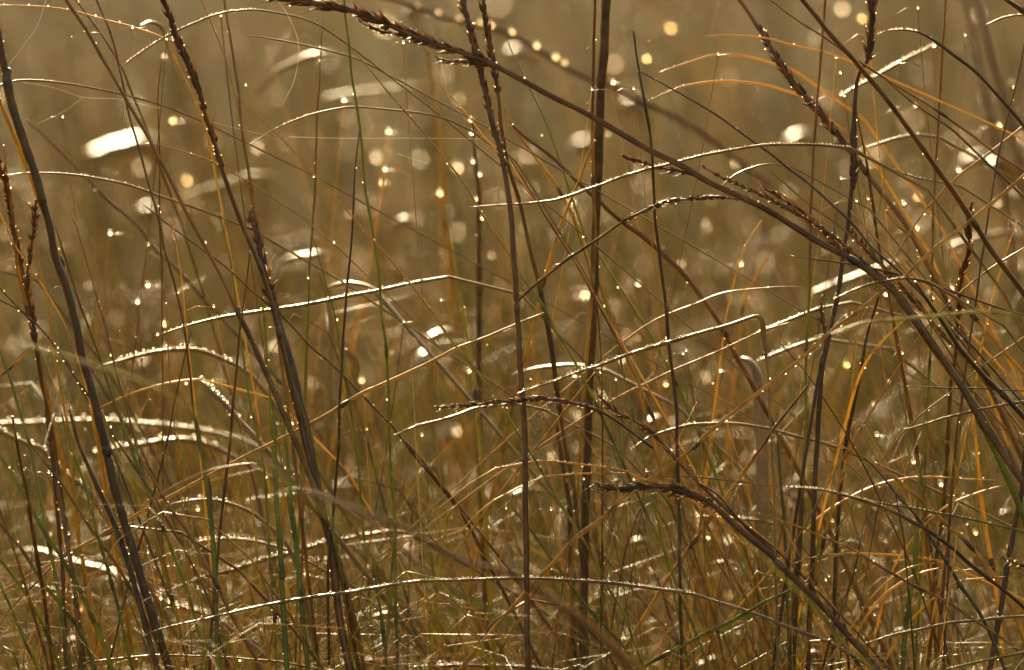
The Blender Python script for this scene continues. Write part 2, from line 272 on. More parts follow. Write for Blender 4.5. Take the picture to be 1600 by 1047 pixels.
('s','G',3,1.52,1.53,"487,360 484,417 480,517 477,584 475,634 470,750","thin green upright crossed by the long bright dewy blade",{}),
('s','G',3,1.52,1.53,"489,367 510,444 524,500 534,564 547,634 560,740","thin green stem splaying right from the thin green upright",{}),
('s','O',3.6,1.49,1.5,"367,144 400,179 427,204 467,244 510,294 560,350 600,394 647,450 687,507 717,547 754,591 800,661 827,704 843,730 867,774 890,811 910,841 934,884 954,924 974,958 1000,1030","long two toned stem parallel to the long green diagonal and left of it",dict(c1='G')),
('s','O',5.5,1.72,1.76,"668,80 670,100 681,167 691,267 697,350 705,450","soft orange upright standing out of focus above centre",{}),
('s','D',8,1.64,1.66,"739,187 743,250 748,300 748,350 749,450 748,567 750,700","out of focus dark upright directly above the centre",dict(dw=(0,3,30))),
('s','T',2.4,1.5,1.52,"685,128 690,134 721,167 754,210 800,262 840,320","thin tan stalk slanting right behind the two dark upright seed heads",{}),
('b','S',2.6,1.49,1.51,"385,228 400,219 433,200 484,180 534,169 567,167 617,172 684,182 734,204 768,227 800,247 830,290","fine silver arch over the upper centre left",dict(dw=(2,3,5))),
('b','S',2.6,1.52,1.53,"385,56 400,57 433,63 484,72 547,88 580,102","thin pale blade dropping right near the top edge left of centre",{}),
('s','D',8,1.8,1.85,"600,-5 650,12 700,30 760,42 800,55 843,80 900,114 950,134 1007,160 1067,190 1117,224 1200,290 1300,380","blurred dark stem running behind and parallel to the heavy dark stem",dict(dw=(1,6,35))),
('s','D',5,1.52,1.53,"929,-5 928,50 927,134 925,200 927,284 930,360 925,450","narrow stem left one of the tall upright pair at top right of centre",dict(c1='O')),
('s','V',12,1.52,1.56,"948,-5 944,67 939,134 937,200 934,284 931,350 930,417 927,484 922,584 918,684 915,800 910,1047","thick dark stem right one of the tall upright pair above centre",dict(sh=(0,4))),
('s','V',5,1.49,1.51,"989,48 997,100 1006,150 1014,200 1019,250 1022,301 1025,350 1031,407 1041,484 1047,550 1056,634 1060,760 1065,1047","dark pointed upright right of the tall pair with its tip below top edge",dict(sh=(1,3))),
('s','V',3.6,1.49,1.5,"997,109 1034,130 1084,159 1134,190 1200,237 1233,264 1267,291 1327,344 1362,385 1410,430","thin violet stem slanting right from the dark pointed upright",{}),
('s','O',5,1.58,1.6,"780,160 800,194 827,234 853,267 877,301 900,350 930,420","soft orange stem leaning toward the tall upright pair from the left",{}),
('s','O',5,1.5,1.55,"930,220 917,247 904,284 884,334 867,380 850,440 837,500 820,560","kinked orange stalk propped against the tall upright pair",{}),
('s','D',7.5,1.53,1.55,"800,195 820,214 867,250 914,294 950,327 977,350 1017,380 1054,413 1084,447 1111,484 1131,517 1151,557 1174,597 1200,647 1240,720","dark brown curving stem thickening toward lower right of centre",dict(c1='R')),
('s','G',4.6,1.55,1.56,"925,380 937,400 967,447 1004,504 1034,554 1054,594 1077,644 1110,720","grey green stem slanting right across the middle right",{}),
('s','G',3.2,1.52,1.55,"795,65 800,80 830,144 857,200 877,257 890,301 904,341 937,444 954,504 970,564 982,617 1000,700","thin green stem curving down through the tall upright pair",{}),
('h','D',4,1.48,1.5,"1154,312 1130,310 1101,309 1051,314 1017,324 987,338 967,350 930,377 890,403 863,424 833,447 803,474","arched seed stem with silver back just below the heavy dark stem",dict(hd=(0,6),free=1)),
('s','O',5,1.5,1.51,"850,488 800,510 747,532 707,547 634,584 567,614 534,634 480,664 433,688 380,715","orange brown stem rising to the right through the centre",{}),
('b','S',4,1.49,1.5,"734,324 800,319 833,316 874,311 917,296 940,289 967,279 1014,264 1061,252 1101,242 1134,236 1168,231 1200,227 1233,226 1287,227 1330,232","sparkling beaded blade arching under the heavy stem in upper right centre",dict(dw=(3,15,5))),
('b','T',3,1.55,1.57,"1030,113 1041,109 1077,97 1117,85 1168,89 1240,110","soft golden blade arching between the pointed upright and top right",dict(dw=(0,2,11))),
('b','T',2.8,1.5,1.52,"1014,157 1044,144 1067,135 1101,129 1147,126 1200,134 1250,150","fine golden arch crossing the thin violet stem",dict(dw=(0,2,8))),
('b','T',2.2,1.49,1.5,"1101,57 1144,55 1200,60 1232,68 1290,82 1330,97","hair thin golden blade nearly level below the top edge at right",{}),
('b','S',3,1.52,1.53,"1124,293 1151,271 1175,262 1200,257 1240,262","little silver blade tip right of the arched seed stem",{}),
('s','R',5,1.5,1.52,"790,235 830,300 860,350 897,407 927,460 950,504 974,550 997,597 1017,644 1031,677 1060,740 1110,830","brown stem with golden edge slanting down right of centre",dict(c1='O')),
('s','R',2.6,1.49,1.5,"895,330 902,360 924,434 934,490 939,550 940,617 942,700","thin wine red stalk bending down at the tall upright pair",{}),
('s','Y',6,1.6,1.58,"695,320 701,357 714,427 727,510 737,567 744,617 748,667 755,760","soft olive upright just left of the picture centre",{}),
('b','S',5.5,1.48,1.5,"805,617 820,611 860,597 900,582 937,571 974,557 1014,545 1054,532 1094,520 1121,513 1151,504 1171,497 1184,495 1191,504 1193,524 1196,550 1202,620 1210,800 1215,1047","brightest blade, folded sharply at its right end, right of the centre",dict(dw=(1,9,6),fold=13)),
('b','O',3,1.5,1.52,"1240,502 1200,514 1164,530 1127,547 1087,564 1047,581 1007,601 967,621 900,660","orange blade parallel to and below the brightest folded blade",dict(dw=(1,4,22))),
('b','O',2.6,1.53,1.54,"1260,448 1200,450 1134,457 1087,474 1047,490 1007,510 960,545","fine orange blade above the brightest folded blade",{}),
('s','T',2.6,1.52,1.56,"1190,345 1164,384 1151,424 1142,460 1134,500 1125,560","golden stalk with one bokeh drop standing above the brightest blade",{}),
('s','T',4,1.66,1.7,"1200,400 1177,440 1160,485 1150,560","soft golden stalk right of the one with the bokeh drop",{}),
('b','S',10,1.6,1.57,"1146,566 1158,562 1168,562 1181,577 1186,610 1190,680 1192,800","fat white leaf curl with a blue grey tail right of centre",{}),
('b','S',4.6,1.51,1.53,"987,702 1014,684 1041,674 1074,664 1107,662 1151,662 1200,670 1233,679 1284,691 1340,712","silver arch with bright crown just right of the middle, low down",dict(dw=(0,4,9))),
('s','O',3,1.5,1.51,"930,582 900,618 860,672 820,720","short thin orange stalk tilting left under the picture centre",{}),
('b','S',4,1.52,1.54,"615,681 624,677 651,666 687,656 721,646 748,637 800,632 850,640","silver blade under the dark level seed head in the centre",dict(dw=(0,3,7))),
('h','D',4,1.48,1.5,"681,637 717,634 751,631 800,627 850,624 924,637 960,655 1020,700","dark level seed head with golden dew in the middle",dict(hd=(0,5),free=1,c0='R')),
('h','R',4,1.49,1.5,"930,611 950,634 980,651 1007,667 1027,685 1060,720","brown seed branch falling right from the dark level seed head",dict(hd=(0,4),free=1)),
('b','S',5,1.6,1.6,"496,425 500,430 510,460 517,500 517,530 515,570","blurred silver leaf hanging below the long bright dewy blade",{}),
('b','S',6,1.62,1.6,"510,449 530,444 550,442 580,450 600,470","short white leaf resting over the long bright dewy blade",{}),
('b','S',5,1.62,1.6,"800,585 820,580 850,574 900,570 950,580","soft silver blade tip under the centre right green diagonal",{}),
# ---- right third
('s','R',4.6,1.5,1.52,"1290,-5 1285,50 1279,134 1275,184 1270,250 1267,334 1264,450 1260,550 1258,684 1250,860 1240,1047","upright stem red above and green below in the right third",dict(c1='G')),
('s','D',8,1.46,1.5,"1250,-5 1290,43 1334,94 1347,110 1387,157 1427,210 1464,264 1494,307 1524,350 1554,397 1600,460 1640,520","dark stem slanting from top edge to right edge, thickest in the top right",{}),
('h','R',7,1.55,1.53,"1151,-5 1184,43 1200,67 1220,100 1247,137 1274,167 1297,197 1324,231 1350,264 1380,304 1414,350 1447,410 1480,470","brown blurred seed head descending from the top edge at right",dict(hd=(1,8))),
('s','R',4,1.48,1.5,"1190,-12 1230,20 1290,60 1344,97 1374,117 1427,150 1471,177 1517,210 1568,247 1620,280","red brown stem branching right from the thick dark slanting one",{}),
('s','D',3.5,1.49,1.5,"1387,127 1434,167 1484,200 1521,234 1561,271 1620,330","thin dark stem under the red brown branching stem near the right edge",{}),
('h','V',7,1.49,1.5,"1361,-5 1362,33 1359,67 1353,97 1342,115 1337,150 1334,200 1334,250 1330,301 1325,350 1317,407 1307,467 1294,530 1283,597 1276,700 1270,850 1262,1047","upright dark seed head with husks crossing the slanting stems at right",dict(hd=(0,3),hd2=(6,8))),
('s','V',4,1.52,1.53,"1336,170 1340,187 1354,250 1364,317 1367,350 1374,390 1385,440","violet grey stem leaving the upright dark seed head downward",{}),
('s','V',6,1.5,1.52,"1375,455 1370,474 1357,517 1347,567 1334,634 1324,684 1310,800 1300,1047","violet stem leaning left under the crossing point at right",{}),
('s','R',4,1.51,1.52,"1477,-5 1474,67 1467,167 1462,267 1457,350 1456,484 1452,567 1447,667 1440,850 1430,1047","tall straight upright brown above and green below near the right",dict(c1='G')),
('s','D',3,1.5,1.51,"1604,50 1600,74 1584,144 1568,210 1557,260 1547,317 1542,350 1534,407 1524,477 1514,537 1504,617 1494,684 1485,800 1475,1047","thin brown upright leaning left from the right edge",{}),
('s','D',8,2.0,2.0,"1500,-10 1507,0 1534,117 1547,187 1560,260","dim blurred upright in the far top right, left of a pair",{}),
('s','D',8,2.0,2.0,"1515,-10 1523,0 1551,100 1580,200 1600,280","dim blurred upright in the far top right, right of a pair",{}),
('s','O',5.5,1.48,1.5,"1612,264 1600,274 1568,301 1534,331 1511,350 1467,383 1417,427 1380,454 1350,480 1300,517 1250,561 1200,602 1151,641 1101,681 1087,697 1047,727 1000,760 967,784 940,811 900,841 860,884 840,905","long golden orange stem rising from bottom centre to the right edge",dict(dw=(8,11,20))),
('b','V',4,1.48,1.5,"1372,53 1387,48 1407,46 1434,50 1464,67 1491,87 1521,110 1551,140 1578,170 1604,202 1650,265 1700,360","arching blade with silver tip and violet tail in the top right",dict(dw=(0,3,4))),
('b','S',5,1.6,1.62,"1315,149 1360,124 1407,97 1459,70","soft silver beaded blade pointing up to the right in top right",dict(dw=(0,3,8),free=1)),
('b','S',3,1.49,1.5,"1541,39 1568,28 1600,24 1640,28","beaded silver blade tip at the top right corner",dict(dw=(0,2,6))),
('s','V',7,1.48,1.5,"1560,-8 1574,0 1600,17 1640,45","dark stem cutting the top right corner",{}),
('b','S',4,1.58,1.6,"1344,234 1367,227 1400,217 1434,211 1470,215","soft silver blade right of the upright dark seed head",dict(dw=(0,3,13))),
('b','S',3,1.53,1.54,"1390,264 1397,266 1430,277 1467,284 1500,290","row of white beads on a short blade near the right",dict(dw=(0,3,8))),
('b','O',2.4,1.49,1.5,"1610,190 1600,197 1521,257 1477,294 1430,350 1400,400","fine orange blade slanting left from the right edge",{}),
('s','G',8,1.49,1.5,"1405,455 1434,500 1457,540 1484,574 1511,617 1535,665 1580,760 1620,870","stout green stem running to the lower right corner",{}),
('s','V',7.5,1.47,1.5,"1430,440 1467,494 1501,547 1534,584 1568,617 1605,658 1650,720","thick blue black stem running to the right edge below the green one",{}),
('s','O',7,1.52,1.52,"1385,330 1400,350 1434,380 1454,417 1487,457 1521,494 1558,537 1605,588","orange brown stem slanting right to the right edge at mid height",{}),
('s','R',5,1.51,1.53,"1388,455 1391,470 1400,530 1414,601 1427,667 1432,700 1438,745 1445,820","wine red stem falling from the crossing point at right",{}),
('h','D',6,1.5,1.53,"1519,315 1513,350 1514,390 1501,437 1497,500 1494,550 1484,617 1481,700 1474,797 1464,864 1454,1000","crooked dark seed head upright near the right edge",dict(hd=(0,4))),
('h','V',5,1.5,1.5,"1282,464 1284,494 1288,510 1290,537 1284,564 1275,610","stubby seed head with a white frayed tip in the right third",dict(hd=(0,3))),
('b','S',5,1.53,1.54,"1180,522 1200,514 1243,497 1284,482 1330,472","silver dewy blade ending at the stubby seed head",dict(dw=(0,3,8))),
('b','S',3.4,1.49,1.5,"1304,467 1334,454 1367,442 1414,434 1450,440","silver beaded blade at the crossing point of the right hand stems",dict(dw=(0,3,6))),
('b','S',5,1.58,1.58,"1185,563 1200,557 1220,549 1247,539 1280,530","soft silver blade left of the violet leaning stem",dict(dw=(0,3,12))),
('b','Y',4,1.38,1.38,"1270,528 1314,517 1350,505 1400,499 1454,494 1514,488 1580,490","blurred olive blade near the lens at right",{}),
('b','S',3.6,1.48,1.5,"1405,672 1441,664 1474,654 1517,644 1551,637 1600,627 1650,620","white shining blade entering from the right edge below mid height",dict(dw=(0,5,9))),
('b','V',2.2,1.49,1.5,"1416,604 1467,606 1534,607 1600,611 1640,616","thin level grey blade above the white shining one",{}),
('b','D',2.8,1.49,1.5,"1235,400 1314,410 1367,420 1440,440 1501,460 1600,494 1650,515","thin dark blade running nearly level to the right edge",{}),
('b','O',2.6,1.5,1.5,"1610,382 1600,387 1551,417 1501,457 1477,480 1440,520 1400,580","fine orange blade crossing down left near the right edge",{}),
('b','O',2.6,1.5,1.5,"1600,528 1587,537 1541,567 1487,611 1434,654 1394,697 1350,760","fine orange blade crossing the level grey one",dict(dw=(1,4,30))),
('b','T',2.8,1.5,1.5,"1414,500 1387,524 1360,554 1344,584 1330,630","small golden blade arching left over the violet leaning stem",{}),
('s','T',2.4,1.52,1.52,"1588,345 1568,407 1551,467 1534,537 1520,620","fine golden stalk leaning left near the right edge",{}),
('s','D',2.6,1.5,1.5,"1217,534 1260,584 1297,637 1330,691 1360,750 1380,791 1400,831 1417,867 1440,930","thin dark stem descending to the lower right from the right centre",{}),
('s','O',6,1.5,1.51,"1262,603 1253,614 1227,647 1200,684 1151,754 1117,800 1084,847 1064,874 1040,910","dark orange stem falling left from the right centre",dict(c0='D')),
('h','D',9,1.49,1.48,"934,760 974,764 1014,760 1054,764 1094,776 1117,791 1151,824 1195,860 1220,884 1267,928 1300,964 1334,1004 1372,1047","heavy dark seed head in the lower right sloping to the bottom edge",dict(hd=(0,5))),
('s','D',5.5,1.5,1.5,"1035,698 1047,710 1091,754 1134,794 1168,824 1205,862 1250,915","dark stem crossing above the heavy seed head in the lower right",{}),
('s','D',3.5,1.5,1.52,"1040,700 1083,748 1120,772 1154,811 1190,840 1235,880","slim dark stem beside the one crossing the heavy seed head",{}),
('b','D',2,1.49,1.5,"1000,741 1014,742 1084,745 1134,750 1200,759 1228,762","thin dark blade leading level to the silver arch at lower right",dict(free=1)),
('b','S',4.6,1.47,1.49,"1228,762 1277,764 1310,771 1350,782 1387,796 1431,819 1461,837 1494,861 1517,882 1544,903 1600,950 1650,1000","silver arch with beaded crown and violet tail at the lower right",dict(dw=(0,5,5),c1='V')),
('b','G',3,1.49,1.5,"1340,778 1377,786 1434,796 1501,809 1551,819 1610,833","green beaded blade running level to the lower right edge",dict(dw=(0,4,7))),
('b','S',4,1.57,1.57,"1089,806 1134,809 1184,813 1220,822","short blurred silver bar above the heavy stem at lower right",dict(dw=(0,2,7),free=1)),
('s','G',6,1.48,1.5,"1266,906 1233,924 1200,938 1168,956 1134,974 1087,998 1041,1023 1007,1041 980,1060","stout green stem rising right from the bottom edge near centre right",{}),
('b','S',4,1.48,1.5,"1349,1006 1387,994 1441,983 1484,974 1527,969 1591,963 1640,962","silver blade low in the bottom right, nearly level",dict(dw=(0,5,9))),
('b','G',3.4,1.48,1.5,"1480,1046 1491,1043 1534,1033 1568,1026 1605,1018 1650,1010","green blade with tiny beads in the bottom right corner",dict(dw=(0,4,6))),
('b','T',3,1.5,1.5,"1588,899 1534,904 1501,909 1467,928 1434,958 1407,988 1380,1040","straw coloured arch in the bottom right",{}),
('b','T',2.6,1.5,1.51,"1237,881 1267,871 1310,866 1350,865 1450,872 1500,890","low straw arch above the bottom right silver blade",{}),
('s','R',4,1.49,1.5,"1185,802 1200,807 1250,824 1287,841 1330,857 1374,884 1434,918 1484,944 1521,968 1570,1000","brown stem sloping gently right through the lower right",dict(c0='O')),
('s','O',6,1.5,1.5,"1300,690 1334,707 1367,724 1407,754 1450,791 1484,824 1517,854 1561,911 1590,970","orange brown stem arching above the silver arch at lower right",{}),
('s','V',5,1.51,1.51,"1350,715 1370,734 1401,771 1434,811 1467,861 1501,914 1534,964 1570,1047","blue black stem falling through the silver arch at lower right",{}),
('s','R',5,1.5,1.5,"1505,620 1497,697 1487,764 1481,847 1471,948 1464,1031","red upright stem in the lower right",{}),
('s','G',7,1.52,1.5,"1440,720 1437,757 1432,831 1427,897 1417,964 1410,1047","stout green upright in the lower right",{}),
('s','T',6,1.53,1.53,"1520,640 1526,697 1531,764 1541,831 1551,884 1560,960","straw coloured upright near the lower right edge",{}),
('s','V',8,1.51,1.5,"1604,690 1597,757 1584,831 1561,964 1547,1047","thick dark upright close to the right edge at the bottom",{}),
('s','O',5,1.51,1.51,"1335,660 1327,697 1317,734 1304,781 1287,847 1274,914 1262,1000","orange stem leaning right just left of the lower right silver arch",{}),
('s','D',4,1.49,1.5,"1345,844 1334,897 1317,948 1297,998 1285,1047","dark thin stalk with sharp tip in the bottom right",{}),
('b','Y',4.5,1.33,1.33,"1150,835 1200,877 1233,911 1267,944 1310,998 1354,1034 1380,1060","blurred grey green blade under the heavy seed head at bottom right",{}),
('b','T',3.4,1.5,1.5,"1481,884 1434,897 1384,928 1350,970 1334,998 1320,1047","curved straw blade bunch edge in the bottom right",{}),
('b','T',3,1.5,1.5,"1470,880 1440,882 1410,892 1380,915 1350,950 1310,1010","second curved straw blade left beside the straw arch",{}),
('b','T',3,1.52,1.52,"1570,758 1530,770 1480,790 1440,825 1400,880 1380,940","straw blade arching left below the orange brown arch",{}),
('b','T',3,1.52,1.52,"1560,750 1500,748 1440,746 1390,752 1340,770 1290,800 1250,840","long straw blade arching left across the silver arch",dict(dw=(1,4,30))),
('s','G',5,1.55,1.54,"1212,640 1216,697 1222,780 1228,880 1232,1000","green upright left edge of the lower right quarter",{}),
('s','D',7,1.53,1.52,"1262,640 1258,697 1252,790 1245,880 1238,1000","dark upright beside the green one in the lower right quarter",{}),
('s','G',4,1.52,1.52,"940,820 941,880 940,960 939,1047","thin green upright at bottom right of the centre",{}),
('s','G',5,1.54,1.53,"800,790 830,830 870,885 920,950 965,1000 1000,1047","green stem slanting right under the centre",{}),
('s','O',4,1.5,1.5,"985,775 940,808 900,838 872,870 852,900","orange stem companion just above the long golden one at lower centre",{}),
('s','R',4,1.52,1.52,"1050,705 1060,760 1078,840 1100,910 1120,980 1135,1047","red brown upright curving to the bottom right of centre",{}),
('s','V',9,1.58,1.58,"870,660 878,720 890,800 893,900 900,1047","soft violet upright behind the bottom centre",{}),
('h','T',5,1.46,1.5,"1560,868 1580,876 1600,884 1640,900","gold lit seed head at the right edge low down",dict(hd=(0,3),gold=1)),
('h','R',4,1.49,1.5,"1098,262 1130,278 1180,300 1240,330 1300,368 1350,410 1400,450 1450,520","ragged seed branch pressed on the heavy stem just before the crossing point",dict(hd=(0,5))),
('h','R',3.4,1.51,1.52,"1190,290 1225,312 1270,345 1310,385 1345,415 1400,470","brown bristly branch below the ragged one near the crossing point",dict(hd=(0,4))),
('s','O',2.6,1.49,1.5,"1160,270 1215,300 1277,345 1300,365 1335,402 1390,462 1450,540","fine orange stem lying against the heavy stem close to the crossing point",{}),
('s','R',2.6,1.5,1.51,"1205,268 1262,318 1320,360 1375,410 1430,470 1490,560","second stem lying against the heavy stem above the crossing point",{}),
('h','R',4,1.5,1.51,"1322,352 1350,385 1385,425 1430,470 1480,530 1540,600","fraying seed branch running down right out of the crossing point",dict(hd=(0,4))),
('s','O',4,1.5,1.51,"1330,330 1375,380 1425,440 1480,505 1540,580 1610,670","orange stem in the bundle running down right from the crossing point",{}),
('s','G',3.6,1.51,1.52,"1368,428 1400,470 1450,530 1500,600 1550,690 1600,790","green stem of the bundle left of the stout green one",{}),
('s','T',3,1.5,1.51,"1395,395 1440,440 1500,505 1560,570 1620,640","golden thin stem of the bundle next to the orange brown one at right",{}),
('b','S',26,2.5,2.55,"140,242 152,240 180,233 208,226 222,224 240,235 250,290","big brilliant white blob of a wet leaf out of focus at upper left",dict(gl=1)),
('b','S',18,2.4,2.4,"205,344 222,334 240,330 256,350","pale round gleam at left above the lone thin brown stalk",dict(gl=1)),
('b','S',7,2.1,2.1,"628,36 634,26 640,12 646,18 650,60","small white oval gleam touching the heavy dark stem at top",dict(gl=1)),
('b','S',14,2.3,2.3,"785,84 805,80 826,86 840,110","white oval gleam right of the dark upright seed heads",dict(gl=1)),
('b','S',20,2.4,2.4,"890,238 908,228 926,230 935,260","round pale gleam against the tall upright pair",dict(gl=1)),
('b','S',20,2.4,2.4,"968,176 985,163 1002,165 1012,190","pale leaf gleam between tall pair and dark pointed upright",dict(gl=1)),
('b','S',16,2.3,2.3,"1225,224 1243,215 1262,213 1274,240","faint gleam left of the upright dark seed head",dict(gl=1)),
('b','S',16,2.2,2.2,"1495,258 1520,248 1548,246 1570,268 1580,300","wide white gleaming cluster near the right edge",dict(gl=1)),
('b','S',10,2.0,2.0,"1540,262 1560,250 1580,262 1590,300","second gleam joined to the wide white cluster",dict(gl=1)),
('b','S',9,1.9,1.9,"400,148 420,122 445,106 484,88 520,84 560,100","soft straw streak rising to the right under the heavy stem tip",dict(gl=1)),
('b','Y',6,2.1,2.1,"500,153 540,146 600,140 665,132 700,140","soft tan streak behind the slender green upright",dict(gl=1)),
('b','Y',4.5,2.05,2.05,"270,310 320,295 370,280 400,272 450,275","faint straw streak behind the two left seed heads",dict(gl=1)),
('b','S',9,1.85,1.85,"430,414 455,404 480,400 508,396 530,410","whitish streak right of the thick frayed stem",dict(gl=1)),
('b','S',12,1.95,1.95,"610,358 626,348 640,344 655,360","pale gleam above the picture centre left",dict(gl=1)),
('b','S',10,1.8,1.8,"1262,460 1300,446 1340,432 1380,418 1412,408 1440,420","silver streak rising to the right behind the crossing point",dict(gl=1)),
('b','S',9,1.85,1.85,"1478,387 1510,377 1545,368 1572,363 1600,370","silver streak high near the right edge",dict(gl=1)),
('b','S',12,1.9,1.9,"648,582 656,566 664,552 672,570 675,620","oval leaf gleam left of the picture centre",dict(gl=1)),
('b','S',11,1.8,1.8,"660,532 680,524 700,518 730,525","short pale streak in the picture centre",dict(gl=1)),
('b','S',8,1.62,1.62,"540,546 548,556 554,566 556,600","small brilliant white leaf fleck left of the picture centre",dict(gl=1)),
('b','S',9,1.62,1.62,"893,620 896,604 900,590 905,600 908,640","white leaf fleck below the picture centre right",dict(gl=1)),
('b','S',10,1.7,1.7,"570,895 580,888 592,900 600,920","brilliant leaf fleck low at centre left",dict(gl=1)),
('b','S',9,1.62,1.62,"575,968 600,961 622,962 640,975","white glaring blade piece near the bottom, left of centre",dict(gl=1)),
('b','S',12,1.7,1.7,"562,1040 575,1034 590,1036 600,1047","brightest leaf glint at the bottom edge left of centre",dict(gl=1)),
('b','S',5,1.55,1.55,"640,1041 700,1040 760,1041 820,1043 870,1047","row of white dew on a blade at the bottom edge, centre",dict(dw=(0,4,7))),
('b','S',9,1.75,1.75,"790,776 815,768 840,766 865,780","white streak below the two fine arches",dict(gl=1)),
('b','S',10,1.75,1.75,"980,852 995,846 1012,848 1025,865","cluster gleam below the heavy seed head tip",dict(gl=1)),
('b','S',7,1.66,1.66,"1113,880 1130,879 1150,882 1165,895","silver fleck on a blurred blade right of the bottom centre",dict(gl=1)),
('b','S',12,1.7,1.7,"1080,1047 1105,1035 1130,1030 1150,1045","pale gleam at the bottom edge right of centre",dict(gl=1)),
('b','S',14,1.6,1.6,"1262,1026 1270,1022 1280,1036 1286,1060","fat white leaf fleck at the bottom edge right",dict(gl=1)),
('b','S',10,1.7,1.7,"1220,764 1235,774 1248,784 1260,810","pale leaf gleam left end of the lower right silver arch",dict(gl=1)),
('b','S',10,1.75,1.75,"1560,806 1575,800 1590,812 1600,840","white leaf gleam near the right edge low down",dict(gl=1)),
('b','S',9,1.75,1.75,"1005,668 1020,656 1035,654 1050,670","pale gleam inside the silver arch right of the middle",dict(gl=1)),
('b','S',9,1.7,1.7,"95,1010 110,1002 122,1000 135,1016","burning white leaf glint in the bottom left corner",dict(gl=1)),
('b','S',8,1.68,1.68,"60,1008 72,1002 84,1000 95,1020","golden white leaf glint beside the burning one, bottom left",dict(gl=1)),
]
